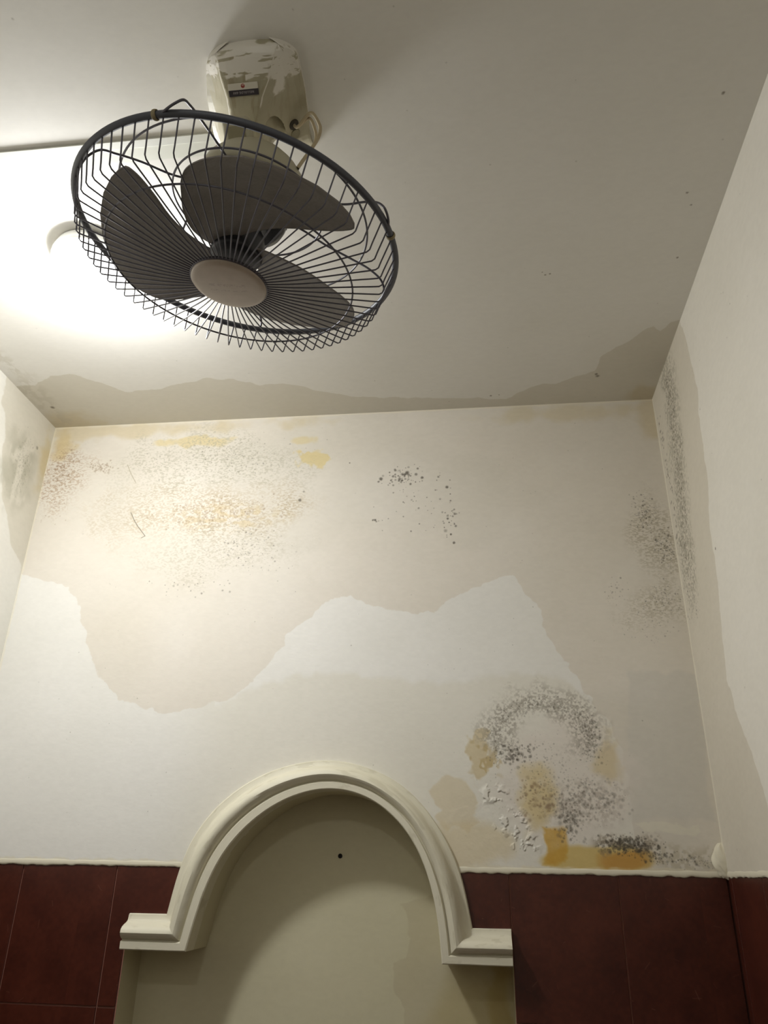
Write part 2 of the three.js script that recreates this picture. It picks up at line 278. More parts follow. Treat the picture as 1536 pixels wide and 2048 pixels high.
function ceilingTexture() {                      // u along x, v along z
  const w = 1280, h = 2048, r = rng(21), spots = [];
  for (const [x, z, q] of [[-1.051, 0.095, 0.006], [0.307, 0.110, 0.005], [0.303, 0.118, 0.004], [0.161, 0.46, 0.002], [0.17, 0.462, 0.002], [0.155, 0.468, 0.0016], [0.396, 0.823, 0.003], [0.405, 0.483, 0.0025], [0.387, 0.638, 0.0025], [0.40, 0.61, 0.002], [0.06, 0.05, 0.003], [0.08, 0.052, 0.002]]) spots.push([x, z, q, 0.65]);
  for (let i = 0; i < 50; i++) spots.push([lerp(X_LEFT, X_RIGHT, r()), r() * 1.2, lerp(0.0008, 0.002, r()), lerp(0.1, 0.3, r())]);
  const o = overlay(w, h, X_LEFT, 0, X_RIGHT, ROOM_Z, spots);
  return dtex(w, h, X_LEFT, 0, X_RIGHT, ROOM_Z, (x, z, c, i) => {
    c[0] = 222; c[1] = 219; c[2] = 211;
    if (z < 0.4) {
      const wx = x + (fbm(x * 34, z * 34, 4) - 0.5) * 0.016, wz = z + (fbm(x * 34 + 7, z * 34, 4) - 0.5) * 0.016;
      mix(c, [203, 197, 182], 0.78 * sm(0.0016, -0.0016, wz - piece(CEIL_EDGE, wx)));
      mix(c, [196, 182, 150], 0.5 * blob([-1.06, 0.02, 0.08, 0.05], x, z, 30, 1.0, 0.5));
      mix(c, [190, 176, 142], 0.5 * blob([0.43, 0.02, 0.05, 0.04], x, z, 30, 1.0, 0.5));
      mix(c, [186, 180, 164], 0.4 * blob([-1.06, 0.15, 0.03, 0.12], x, z, 30, 1.2, 0.5) * sm(0.4, 0.6, fbm(x * 90, z * 60, 3)));
    }
    // strip of older paint left beside the cable trunking
    if (x < -0.39) mix(c, [209, 210, 198], 0.8 * sm(-0.001, 0.001, z - 0.793 - (fbm(x * 20, 2, 2) - 0.5) * 0.003) * sm(0.832, 0.83, z));
    plain(x, z, c, 0.8); mix(c, [96, 88, 74], o[i]);
  });
}
const fineBump = dtex(512, 512, 0, 0, 1, 1, (x, y, c) => { c[0] = c[1] = c[2] = 128 + 90 * (fbm(x * 16, y * 16, 4) - 0.5); }, false);
fineBump.wrapS = fineBump.wrapT = THREE.MirroredRepeatWrapping;

const M = {
  back: std({ map: backTexture(), bumpMap: backBump(), bumpScale: 0.005, roughness: 0.75 }),
  right: std({ map: rightTexture(), roughness: 0.75, bumpMap: fineBump, bumpScale: 0.003 }),
  left: std({ map: leftTexture(), roughness: 0.75, bumpMap: fineBump, bumpScale: 0.003 }),
  ceiling: std({ map: ceilingTexture(), roughness: 0.85, bumpMap: fineBump, bumpScale: 0.002 }),
  plaster: std({ color: 0xdedacb, roughness: 0.8 }),
  grout: std({ color: 0x9a6a5a, roughness: 0.85 }),
  floor: std({ color: 0xa8998a, roughness: 0.6 }),
  bead: std({ color: 0xd9d2bc, roughness: 0.85 }),
};

// ------------------------------------------------------------------ arch curves
const INNER = [[-0.561,1.362],[-0.540,1.456],[-0.513,1.523],[-0.471,1.577],[-0.403,1.628],[-0.315,1.656],[-0.231,1.645],[-0.173,1.610],[-0.127,1.556],[-0.095,1.480],[-0.083,1.417],[-0.078,1.355]];
const OUTER = [[-0.616,1.423],[-0.604,1.496],[-0.583,1.561],[-0.540,1.620],[-0.483,1.666],[-0.410,1.699],[-0.331,1.714],[-0.300,1.715],[-0.220,1.698],[-0.146,1.660],[-0.088,1.599],[-0.049,1.531],[-0.033,1.481],[-0.021,1.413]];
const spline = L => new THREE.CatmullRomCurve3(L.map(p => new THREE.Vector3(p[0], p[1], 0)), false, 'centripetal');
const NARC = 72;
const smooth = (P) => { for (let k = 0; k < 14; k++) { const Q = P.map(p => p.clone()); for (let i = 1; i < P.length - 1; i++) P[i].addVectors(Q[i - 1], Q[i + 1]).multiplyScalar(0.25).addScaledVector(Q[i], 0.5); } return P; };
const innerPts = smooth(spline(INNER).getSpacedPoints(NARC)), outerPts = smooth(spline(OUTER).getSpacedPoints(NARC));
const JAMB_L = -0.6965, JAMB_R = 0.0521, NICHE_D = 0.092;

// ------------------------------------------------------------------ back wall with the niche cut through it
const T = 0.12, BACK = -0.3;
const wallBack = structure('wall_back');
{
  const hole = [new THREE.Vector2(JAMB_L, 0.35), new THREE.Vector2(JAMB_R, 0.35), new THREE.Vector2(JAMB_R, innerPts[NARC].y)];
  for (let i = NARC; i >= 0; i--) hole.push(new THREE.Vector2(innerPts[i].x, innerPts[i].y));
  hole.push(new THREE.Vector2(JAMB_L, innerPts[0].y));
  const s = new THREE.Shape([[X_LEFT, 0], [X_RIGHT, 0], [X_RIGHT, CEIL], [X_LEFT, CEIL]].map(p => new THREE.Vector2(...p)));
  s.holes.push(new THREE.Path(hole));
  const g = new THREE.ExtrudeGeometry(s, { depth: NICHE_D - 0.005, bevelEnabled: false, curveSegments: 1 }); g.translate(0, 0, -NICHE_D);
  mesh('masonry', g, [M.grout, std({ color: 0xc9c2a4, roughness: 0.8 })], wallBack);
  // upper plaster, 12 mm proud of the masonry
  const up = [new THREE.Vector2(X_LEFT, TILE_TOP)];
  const inside = innerPts.filter(p => p.y > TILE_TOP);
  const cross = (a, b) => a.x + (b.x - a.x) * (TILE_TOP - a.y) / (b.y - a.y);
  const i0 = innerPts.findIndex(p => p.y > TILE_TOP); let i1 = innerPts.length - 1; while (innerPts[i1].y < TILE_TOP) i1--;
  up.push(new THREE.Vector2(cross(innerPts[i0 - 1], innerPts[i0]), TILE_TOP));
  for (const p of inside) up.push(new THREE.Vector2(p.x, p.y));
  up.push(new THREE.Vector2(cross(innerPts[i1 + 1], innerPts[i1]), TILE_TOP), new THREE.Vector2(X_RIGHT, TILE_TOP), new THREE.Vector2(X_RIGHT, CEIL), new THREE.Vector2(X_LEFT, CEIL));
  const pg = new THREE.ExtrudeGeometry(new THREE.Shape(up), { depth: 0.005, bevelEnabled: false, curveSegments: 1 }); pg.translate(0, 0, -0.005);
  planarUV(pg, 0, 1, X_LEFT, 1.5, X_RIGHT, CEIL);
  mesh('painted_plaster', pg, [M.back, M.plaster], wallBack);
  // back of the niche
  const NS = [[-0.167,1.446],[-0.151,1.410],[-0.146,1.384],[-0.156,1.354],[-0.181,1.345],[-0.185,1.332],[-0.16,1.27],[-0.17,1.1],[0.06,1.1],[0.06,1.45],[-0.1,1.46]];
  const nt = dtex(1024, 1024, -0.75, 0.9, 0.1, 1.75, (x, y, c) => {
    c[0] = 206; c[1] = 199; c[2] = 168;
    const wx = x + (fbm(x * 30, y * 30, 4) - 0.5) * 0.02, wy = y + (fbm(x * 30 + 5, y * 30, 4) - 0.5) * 0.02;
    mix(c, [194, 184, 152], 0.65 * sm(-0.002, 0.002, sdPoly(NS, wx, wy)));
    mix(c, [168, 144, 84], 0.7 * blob([0.028, 1.28, 0.022, 0.06], x, y, 30, 1.1, 0.5));
    mix(c, [182, 166, 116], 0.5 * blob([-0.02, 1.25, 0.08, 0.07], x, y, 20, 1.1, 0.6));
    plain(x, y, c, 0.9);
  });
  const nb = boxGeo(-0.8, 0.25, -0.22, 0.16, 1.8, -NICHE_D); planarUV(nb, 0, 1, -0.75, 0.9, 0.1, 1.75);
  mesh('niche_back', nb, std({ map: nt, roughness: 0.8, bumpMap: fineBump, bumpScale: 0.002 }), wallBack);
  mesh('masonry_core', boxGeo(X_LEFT - T, -T, BACK, X_RIGHT + T, CEIL + T, -0.22), M.plaster, wallBack);
}

// ------------------------------------------------------------------ side walls, ceiling, floor, wall behind the camera
const wallRight = structure('wall_right'), wallLeft = structure('wall_left'), wallFront = structure('wall_front');
mesh('masonry', boxGeo(X_RIGHT + 0.005, 0, -0.22, X_RIGHT + T, CEIL, ROOM_Z), M.grout, wallRight);
mesh('painted_plaster', planarUV(boxGeo(X_RIGHT, TILE_TOP, 0, X_RIGHT + 0.005, CEIL, ROOM_Z), 2, 1, 0, 1.5, ROOM_Z, CEIL), M.right, wallRight);
mesh('masonry', boxGeo(X_LEFT - T, 0, -0.22, X_LEFT - 0.005, CEIL, ROOM_Z), M.grout, wallLeft);
mesh('painted_plaster', planarUV(boxGeo(X_LEFT - 0.005, TILE_TOP, 0, X_LEFT, CEIL, ROOM_Z), 2, 1, 0, 1.5, ROOM_Z, CEIL), M.left, wallLeft);
mesh('masonry', boxGeo(X_LEFT - T, 0, ROOM_Z, X_RIGHT + T, CEIL, ROOM_Z + T), M.plaster, wallFront);
{ const g = structure('ceiling'); mesh('painted_plaster', planarUV(boxGeo(X_LEFT - T, CEIL, -0.22, X_RIGHT + T, CEIL + T, ROOM_Z + T), 0, 2, X_LEFT, 0, X_RIGHT, ROOM_Z), M.ceiling, g); }
{ const g = structure('floor'); mesh('floor_slab', boxGeo(X_LEFT - T, -T, -0.22, X_RIGHT + T, 0, ROOM_Z + T), M.floor, g); }

// ------------------------------------------------------------------ wall tiles, each its own piece
const tileMats = [0, 1, 2].map(k => {
  const r = rng(40 + k), cuts = []; for (let i = 0; i < 46; i++) { const a = r() * 3.14, l = 0.004 + r() * 0.012; cuts.push([r() * 0.4, r() * 0.4, Math.cos(a) * l, Math.sin(a) * l, r()]); }
  const t = dtex(512, 512, 0, 0, 0.4, 0.4, (x, y, c) => {
    const n = fbm(x * 22 + k * 7, y * 22, 4) - 0.5, f = fbm(x * 160, y * 160, 2) - 0.5;
    c[0] = 72 + n * 26 + f * 12; c[1] = 31 + n * 17 + f * 9; c[2] = 20 + n * 13 + f * 8;
    for (const q of cuts) { const t = Math.min(1, Math.max(0, ((x - q[0]) * q[2] + (y - q[1]) * q[3]) / (q[2] ** 2 + q[3] ** 2))); const d = Math.hypot(x - q[0] - q[2] * t, y - q[1] - q[3] * t); if (d < 0.0012) mix(c, [128, 92, 82], 0.55 * q[4] * sm(0.001, 0.0003, d)); }
  });
  t.wrapS = t.wrapT = THREE.RepeatWrapping; t.repeat.set(2.5, 2.5);
  return std({ map: t, roughness: 0.34, bumpMap: fineBump, bumpScale: 0.0006 });
});
const TW = 0.2014, TH_ = 0.2458, GAP = 0.0022;
function tileGeo(P) {
  const g = new THREE.ExtrudeGeometry(new THREE.Shape(P.map(p => new THREE.Vector2(...p))), { depth: 0.0016, bevelEnabled: true, bevelThickness: 0.0008, bevelSize: 0.0008, bevelOffset: -0.0008, bevelSegments: 2 });
  g.translate(0, 0, 0.0008); return g;
}
const rect = (x0, y0, x1, y1) => [[x0 + GAP / 2, y0 + GAP / 2], [x1 - GAP / 2, y0 + GAP / 2], [x1 - GAP / 2, y1 - GAP / 2], [x0 + GAP / 2, y1 - GAP / 2]];
const rows = []; { let y = TILE_TOP + 0.002; rows.push([y, y - TH_]); y -= TH_; while (y > 0) { const n = Math.max(0, y - 0.305); rows.push([y, n]); y = n; } }
const cols = []; { const xs = [X_LEFT]; for (let k = 0; k <= 8; k++) { const x = -0.7352 - 0.2010 + k * 0.1977; if (x > X_LEFT + 0.02 && x < X_RIGHT - 0.02) xs.push(x); } xs.push(X_RIGHT); }
const XJ = [X_LEFT, -0.9365, -0.7352, 0.0516, 0.2548, X_RIGHT];
{
  let k = 0;
  const add = (P) => { const m = mesh('tile', tileGeo(P), tileMats[k++ % 3], wallBack); m.position.z = -0.005; };
  rows.forEach(([y1, y0], ri) => {
    add(rect(XJ[0], y0, XJ[1], y1)); add(rect(XJ[1], y0, XJ[2], y1)); add(rect(XJ[3], y0, XJ[4], y1)); add(rect(XJ[4], y0, XJ[5], y1));
    const cap = 1.40;
    if (ri === 0) {
      const g = GAP / 2, midL = i => [(innerPts[i].x * 0.3 + outerPts[i].x * 0.7), innerPts[i].y * 0.3 + outerPts[i].y * 0.7];
      const Lp = [], Rp = [];
      for (let i = 0; i < NARC; i++) { const q = midL(i); if (q[1] > cap && q[1] < y1) (i < NARC / 2 ? Lp : Rp).push(q); }
      add([[XJ[2] + g, y0 + g], [JAMB_L - 0.002, y0 + g], [JAMB_L - 0.002, cap], [Lp[0][0], cap], ...Lp, [Lp[Lp.length - 1][0] + 0.01, y1 - g], [XJ[2] + g, y1 - g]]);
      add([[XJ[3] - g, cap], [XJ[3] - g, y1 - g], [Rp[0][0] - 0.01, y1 - g], ...Rp, [Rp[Rp.length - 1][0], cap]]);
    } else add(rect(XJ[2], y0, JAMB_L - 0.001, y1));
  });
  // side walls: full tiles share one geometry per row
  for (const [side, wall] of [[1, wallRight], [-1, wallLeft]]) {
    const zs = side > 0 ? [0.0, 0.021] : [0.0]; { let z = side > 0 ? 0.1915 : 0.12; while (z < ROOM_Z) { zs.push(z); z += TW; } zs.push(ROOM_Z); }
    for (const [y1, y0] of rows) {
      const shared = tileGeo(rect(0, y0, TW, y1));
      for (let i = 1; i < zs.length; i++) {
        const wz = zs[i] - zs[i - 1]; if (wz < 0.012) continue;
        const m = mesh('tile', Math.abs(wz - TW) < 1e-6 ? shared : tileGeo(rect(0, y0, wz, y1)), tileMats[k++ % 3], wall);
        m.rotation.y = side > 0 ? -Math.PI / 2 : Math.PI / 2;
        m.position.set(side > 0 ? X_RIGHT + 0.005 : X_LEFT - 0.005, 0, side > 0 ? zs[i - 1] : zs[i]);
      }
    }
  }
}
// rough plaster edge dragged over the top of the tiles
function beadGeo(x0, x1, seed) {
  const n = Math.round((x1 - x0) / 0.004), r = rng(seed), ph = r() * 50;
  return gridGeo(n, 8, (u, v) => {
    const x = lerp(x0, x1, u), a = v * Math.PI * 1.15 - 0.25, k = 0.0016 + 0.0022 * fbm(x * 45 + ph, 1, 3), low = 0.006 * (fbm(x * 70 + ph, 7, 4) - 0.25);
    return [x, TILE_TOP + 0.003 + Math.cos(a) * (k + (v > 0.5 ? low : 0.004)), -0.001 + Math.sin(a) * k * 0.8];
  });
}
const dbl = std({ color: 0xd9d2bc, roughness: 0.85, side: THREE.DoubleSide });
mesh('plaster_edge', beadGeo(X_LEFT, -0.588, 1), dbl, wallBack); mesh('plaster_edge', beadGeo(-0.047, X_RIGHT, 2), dbl, wallBack);
{ const m = mesh('plaster_edge', beadGeo(0, ROOM_Z, 3), dbl, wallRight); m.rotation.y = -Math.PI / 2; m.position.x = X_RIGHT; }
{ const m = mesh('plaster_edge', beadGeo(-ROOM_Z, 0, 4), dbl, wallLeft); m.rotation.y = Math.PI / 2; m.position.x = X_LEFT; }
{ // lump of filler in the right-hand corner
  const g = new THREE.SphereGeometry(1, 48, 32), p = g.attributes.position;
  for (let i = 0; i < p.count; i++) { const x = p.getX(i), y = p.getY(i), z = p.getZ(i), n = 0.8 + 0.4 * fbm(x * 2 + 5, y * 2 + z * 2, 2); p.setXYZ(i, x * n * 0.02, y * n * 0.032, z * n * 0.012); }
  g.computeVertexNormals(); g.translate(X_RIGHT - 0.001, 1.536, 0.001); mesh('filler_lump', g, M.bead, wallRight);
}

// ------------------------------------------------------------------ arch moulding
{
  const trim = structure('trim_1');
  const prof = [[0, -0.012], [0, 0.006], [0.03, 0.009], [0.16, 0.0105], [0.2, 0.012], [0.25, 0.018], [0.29, 0.026], [0.35, 0.034], [0.43, 0.039], [0.52, 0.0405], [0.6, 0.038], [0.66, 0.0335], [0.7, 0.0285], [0.715, 0.026], [0.735, 0.0265], [0.755, 0.031], [0.775, 0.033], [0.97, 0.033], [1, 0.031], [1, -0.014]];
  const st = [];
  const LE = JAMB_L + 0.005, RE = JAMB_R - 0.002;
  const yl = innerPts[0].y, yr = innerPts[NARC].y, tl = outerPts[0].y, tr = outerPts[NARC].y;
  for (let k = 0; k <= 10; k++) { const t = k / 10; st.push([lerp(LE, outerPts[0].x, t), tl, lerp(LE, innerPts[0].x, t), yl]); }
  for (let i = 0; i <= NARC; i++) st.push([outerPts[i].x, outerPts[i].y, innerPts[i].x, innerPts[i].y]);
  for (let k = 0; k <= 10; k++) { const t = k / 10; st.push([lerp(outerPts[NARC].x, RE, t), tr, lerp(innerPts[NARC].x, RE, t), yr]); }
  let g = gridGeo(st.length - 1, prof.length - 1, (u, v) => {
    const s = st[Math.round(u * (st.length - 1))], q = prof[Math.round(v * (prof.length - 1))];
    const wob = 0.0009 * (fbm(s[0] * 22, s[1] * 22 + q[0] * 3, 2) - 0.5);
    return [lerp(s[0], s[2], q[0]) + wob, lerp(s[1], s[3], q[0]) + wob, q[1]];
  });
  // end caps
  const cap = (x, y0, y1, flip) => { const sh = new THREE.Shape(prof.map(q => new THREE.Vector2(q[1], lerp(y0, y1, q[0])))); const c = new THREE.ShapeGeometry(sh); c.rotateY(-Math.PI / 2); c.translate(x, 0, 0); return c; };
  g = toCreasedNormals(mergeGeometries([g.toNonIndexed(), cap(LE, tl, yl).toNonIndexed(), cap(RE, tr, yr).toNonIndexed()]), 0.62);
  const mt = dtex(512, 512, 0, 0, 1, 1, (x, y, c) => { c[0] = 214; c[1] = 208; c[2] = 186; plain(x * 0.8, y * 0.8, c, 1.2); mix(c, [176, 168, 142], 0.3 * sm(0.66, 0.74, fbm(x * 30, y * 12, 4))); });
  mesh('moulding', g, std({ map: mt, roughness: 0.55, side: THREE.DoubleSide }), trim);
}
{ const g = thing('wall_plug', 'small dark plug hole in the shaded back of the arched niche', 'wall plug', [-0.293, 1.534, -NICHE_D]);
  const p = [[0, 0.0005], [0.0022, 0.0005], [0.0026, 0.002], [0.0042, 0.0022], [0.0046, 0.0012], [0.0046, -0.003]].map(q => new THREE.Vector2(...q));
  const l = new THREE.LatheGeometry(p, 20); l.rotateX(Math.PI / 2); mesh('plug', l, std({ color: 0x17130f, roughness: 0.8 }), g); }

// ------------------------------------------------------------------ ceiling lamp
{
  const L = (P, n = 48) => new THREE.LatheGeometry(P.map(q => new THREE.Vector2(...q)), n);
  const g = thing('added_fill_lamp', 'round white glowing ceiling light partly hidden behind the fan guard', 'ceiling light', [LAMP.x, CEIL, LAMP.z]);
  mesh('lamp_base', L([[0, 0], [0.062, 0], [0.0645, -0.004], [0.0695, -0.02], [0.070, -0.026], [0.068, -0.0285], [0, -0.0285]]), std({ color: 0xe8e8e4, roughness: 0.4, side: THREE.DoubleSide }), g);
  mesh('diffuser', L([[0.062, -0.0286], [0.0665, -0.032], [0.0675, -0.05], [0.0645, -0.074], [0.056, -0.089], [0.043, -0.099], [0.026, -0.104], [0, -0.106]]), std({ color: 0xffffff, emissive: new THREE.Color(0.95, 0.98, 1), emissiveIntensity: 3, roughness: 0.5, side: THREE.DoubleSide }), g);
  const t = g.clone(); t.name = numbered('added_fill_lamp'); t.position.set(LAMP2.x, CEIL, LAMP2.z); t.userData = { label: 'added fill light shaped as a second dome lamp, out of view behind the camera', category: 'ceiling light' }; scene.add(t);
}
{
  const g = thing('cable_trunking', 'narrow white plastic cable trunking running along the ceiling to the fan base', 'cable trunking', [X_LEFT, CEIL, 0.829]);
  const len = -0.386 - X_LEFT, tm = std({ color: 0xd2d2c8, roughness: 0.6 });
  const b = new RoundedBoxGeometry(len, 0.002, 0.013, 2, 0.0004); b.translate(len / 2, -0.001, 0); mesh('channel', b, tm, g);
  const c = new RoundedBoxGeometry(len, 0.002, 0.0145, 2, 0.0008); c.translate(len / 2, -0.0027, 0); mesh('lid', c, tm, g);
}

// ------------------------------------------------------------------ the fan
const FO = new THREE.Vector3(-0.305, CEIL, 0.885);                 // where its bracket meets the ceiling
const fan = thing('ceiling_fan', 'old caged fan with three dark blades, hung from the ceiling on a paint-smeared cream bracket', 'fan', FO.toArray());
const RR = 0.2214;
const HC = new THREE.Vector3(-0.1885 * 1.64, 1.5 + 0.4852 * 1.64, (1 - 0.4751) * 1.64);
const ex = new THREE.Vector3(0.99, -0.1404, -0.0139).normalize(), ey = new THREE.Vector3(0.141, 0.9852, 0.0979).normalize(), ez = new THREE.Vector3().crossVectors(ex, ey).normalize();
ey.crossVectors(ez, ex).normalize();
const headQ = new THREE.Quaternion().setFromRotationMatrix(new THREE.Matrix4().makeBasis(ex, ey, ez));
const headP = HC.clone().sub(FO);
const headM = new THREE.Matrix4().compose(headP, headQ, new THREE.Vector3(1, 1, 1));
const polarPt = (r, deg, t) => { const a = deg * Math.PI / 180; return [Math.cos(a) * r * RR, -t * RR, Math.sin(a) * r * RR]; };
const headPart = (name, geo, mat) => mesh(name, geo.applyMatrix4(headM), mat, fan);
const inFan = p => [p[0] - FO.x, p[1] - FO.y, p[2] - FO.z];

const cream = std({ color: 0xa9a38c, roughness: 0.45 });
const wireMat = std({ color: 0x56545c, roughness: 0.4, metalness: 0.3 });
const rimMat = std({ color: 0x494b53, roughness: 0.5 });
{
  // bracket: a flat-rimmed plate with a raised, waisted ridge and hollow flanks
  const LX = [[0, -0.3515], [0.12, -0.3585], [0.45, -0.3735], [0.8, -0.382], [1, -0.384]], RX = [[0, -0.2265], [0.12, -0.2235], [0.45, -0.2235], [0.8, -0.2285], [1, -0.233]];
  const RW = [[0, 0.046], [0.08, 0.042], [0.2, 0.036], [0.36, 0.026], [0.55, 0.0205], [0.8, 0.020], [1, 0.0195]], RH = [[0, 0.014], [0.06, 0.022], [0.2, 0.036], [0.4, 0.056], [0.65, 0.074], [0.85, 0.083], [1, 0.085]];
  const RC = [[0, -0.293], [0.36, -0.304], [1, -0.322]];
  const Z0 = 0.972, Z1 = 0.806;
  const sp = (L, x) => piece(L, x);
  const bodyP = (u, v) => {
    // v: 0 top end .. 0.9 ridge end .. 1 foot of the end wall; u across
    const b = Math.min(1, v / 0.86), e = Math.max(0, (v - 0.86) / 0.14);
    const corner = v < 0.1 ? Math.sqrt(Math.max(0, 1 - (1 - v / 0.1) ** 2)) : 1;
    const zBase = lerp(Z0, Z1 + 0.02, b), inset = (1 - corner) * 0.03;
    const xl = sp(LX, b * 0.95) + inset, xr = sp(RX, b * 0.95) - inset;
    const H = sp(RH, b) * lerp(0.75, 1, corner), w = sp(RW, b), c = sp(RC, b);
    const rim = 0.011;
    let x, h, z = zBase;
    const zr = lerp(Z0, 0.852, Math.pow(b, 0.95)) - (1 - corner) * 0.003;           // the ridge stops short of the foot
    const wall = v < 0.035 ? Math.sqrt(Math.max(0, 1 - (1 - v / 0.035) ** 2)) : 1;
    const seg = (a, bb) => (u - a) / (bb - a);
    if (u < 0.04) { x = xl; h = lerp(0, rim, u / 0.04); }
    else if (u < 0.08) { const t = seg(0.04, 0.08); x = xl + 0.004 * t; h = rim + 0.0015 * Math.sin(t * 1.57); }
    else if (u < 0.36) { const t = seg(0.08, 0.36); x = lerp(xl + 0.004, c - w, t); h = lerp(rim + 0.0015, H - 0.003, Math.pow(t, 1.35)); z = lerp(zBase, zr, Math.pow(t, 1.2)); }
    else if (u < 0.4) { const t = seg(0.36, 0.4); x = c - w + 0.003 * t; h = H - 0.003 * (1 - t) ** 2; z = zr; }
    else if (u < 0.6) { const t = seg(0.4, 0.6); x = lerp(c - w + 0.003, c + w - 0.003, t); h = H + 0.0015 * Math.sin(t * Math.PI); z = zr; }
    else if (u < 0.64) { const t = seg(0.6, 0.64); x = c + w - 0.003 + 0.003 * t; h = H - 0.003 * t * t; z = zr; }
    else if (u < 0.92) { const t = seg(0.64, 0.92); x = lerp(c + w, xr - 0.004, t); h = lerp(H - 0.003, rim + 0.0015, 1 - Math.pow(1 - t, 1.35)); z = lerp(zr, zBase, 1 - Math.pow(1 - t, 1.2)); }
    else if (u < 0.96) { const t = seg(0.92, 0.96); x = xr - 0.004 + 0.004 * t; h = rim + 0.0015 * Math.cos(t * 1.57); }
    else { x = xr; h = lerp(rim, 0, (u - 0.96) / 0.04); }
    // thumb recess and blind screw recess in the right flank
    const d1 = Math.hypot((x + 0.276) / 0.0135, Math.max(0, z - 0.862) / 0.030);
    if (u > 0.64 && u < 0.92) h -= 0.022 * sm(1.04, 0.86, d1);
    z += 0.010 * (1 - ((x + 0.29) / 0.064) ** 2) * Math.max(0, 1 - v / 0.2) - 0.004; z -= e * 0.03; h *= (1 - e) * wall;
    return inFan([x, CEIL - h, z]);
  };
  const tex = dtex(768, 768, 0, 0, 1, 1, (u, v, c) => {
    c[0] = 168; c[1] = 161; c[2] = 137;
    const n = fbm(u * 8, v * 8, 4) - 0.5; c[0] += n * 22; c[1] += n * 22; c[2] += n * 24;
    mix(c, [140, 128, 100], 0.45 * sm(0.55, 0.7, fbm(u * 40, v * 6, 3)) * (u > 0.4 && u < 0.6 ? 1 : 0.4));
    // emulsion brushed over it when the ceiling was painted
    const nn = fbm(u * 26, v * 26, 4) - 0.5, k = fbm(u * 14 + 3, v * 50, 4);
    let m = sm(0.012, -0.012, v - (0.17 + nn * 0.09 + (u > 0.62 ? 0.07 * sm(0.62, 0.75, u) : 0) - (u > 0.3 && u < 0.5 ? 0.03 : 0)));
    m *= (u > 0.30 && u < 0.46 && v > 0.045) ? sm(0.52, 0.46, k) : sm(0.72, 0.62, k);
    m = Math.max(m, sm(0.02, 0.0, Math.abs(u - 0.76) - 0.03 - nn * 0.03) * sm(0.36, 0.33, v + nn * 0.08));
    m = Math.max(m, sm(0.012, 0.004, Math.abs(u - 0.345 - nn * 0.012)) * sm(0.62, 0.56, v + nn * 0.2));
    m = Math.max(m, sm(0.016, 0.008, Math.abs(u - 0.63 - nn * 0.012)) * sm(0.42, 0.38, v + nn * 0.1));
    m = Math.max(m, sm(0.03, 0.016, Math.min(u, 1 - u) + nn * 0.02) * sm(0.85, 0.7, v + nn * 0.3) * (u < 0.5 ? sm(0.5, 0.4, v) + 0.6 * sm(0.5, 0.6, k) : 1));
    mix(c, [218, 213, 202], Math.min(1, m));
  });
  const bodyMat = std({ map: tex, roughness: 0.42, side: THREE.DoubleSide });
  const body = mesh('mounting_bracket', toCreasedNormals(gridGeo(150, 110, bodyP), 0.7), bodyMat, fan);
  body.userData.label = 'cream bracket smeared with white wall paint';
  // maker's plate
  const cv = document.createElement('canvas'); cv.width = 512; cv.height = 200; const q = cv.getContext('2d');
  q.fillStyle = '#c9c3b4'; q.fillRect(0, 0, 512, 200); q.fillStyle = '#2b2429'; q.fillRect(0, 104, 512, 96); q.fillStyle = '#8e3b30'; q.beginPath(); q.arc(256, 48, 34, 0, 7); q.fill(); q.fillStyle = '#c9c3b4'; q.fillRect(240, 30, 34, 10);
  q.save(); q.translate(256, 152); q.rotate(Math.PI); q.fillStyle = '#8d8686'; q.font = 'bold 50px sans-serif'; q.textAlign = 'center'; q.textBaseline = 'middle'; q.fillText('NELLOLOG dAV', 0, 4, 440); q.restore();
  const ct = new THREE.CanvasTexture(cv); ct.colorSpace = THREE.SRGBColorSpace;
  const P0 = bodyP(0.44, 0.20), P1 = bodyP(0.56, 0.20), P2 = bodyP(0.44, 0.28);
  const vx = new THREE.Vector3(...P1).sub(new THREE.Vector3(...P0)).normalize(), vd = new THREE.Vector3(...P2).sub(new THREE.Vector3(...P0)).normalize();
  const nrm = new THREE.Vector3().crossVectors(vx, vd.clone().negate()).normalize();
  const plate = new RoundedBoxGeometry(0.044, 0.0165, 0.0016, 2, 0.0006); planarUV(plate, 0, 1, -0.022, -0.00825, 0.022, 0.00825);
  const lab = mesh('maker_plate', plate, std({ map: ct, roughness: 0.5 }), fan);
  const upv = new THREE.Vector3().crossVectors(nrm, vx).normalize();
  lab.quaternion.setFromRotationMatrix(new THREE.Matrix4().makeBasis(vx, upv, nrm));
  const mid = new THREE.Vector3(...bodyP(0.49, 0.235)); lab.position.copy(mid).addScaledVector(nrm, 0.0006);
  lab.userData.label = 'small plate with a red emblem over a dark lettered strip';
  // cable gland, blanking plug, joint
  const ring = (u, v, r, col, depth, name) => {
    const p = new THREE.Vector3(...bodyP(u, v)), a = new THREE.Vector3(...bodyP(u + 0.01, v)).sub(p), b = new THREE.Vector3(...bodyP(u, v + 0.01)).sub(p), n = new THREE.Vector3().crossVectors(a, b).normalize(); if (n.y > 0) n.negate();
    const g = new THREE.LatheGeometry([[0, 0.0012], [r * 0.6, 0.0012], [r * 0.72, 0.0014], [r * 0.9, 0.002], [r, 0.0005], [r, -0.004]].map(k => new THREE.Vector2(...k)), 24);
    const m = mesh(name, g, std({ color: col, roughness: 0.7, side: THREE.DoubleSide }), fan); m.position.copy(p); m.quaternion.setFromUnitVectors(new THREE.Vector3(0, 1, 0), n); return [p, n];
  };
  globalThis.__gl = ring(0.845, 0.70, 0.0085, 0x3a352b, 0.003, 'cable_gland');
  ring(0.85, 0.80, 0.0085, 0x8a846c, 0.003, 'blanking_plug');
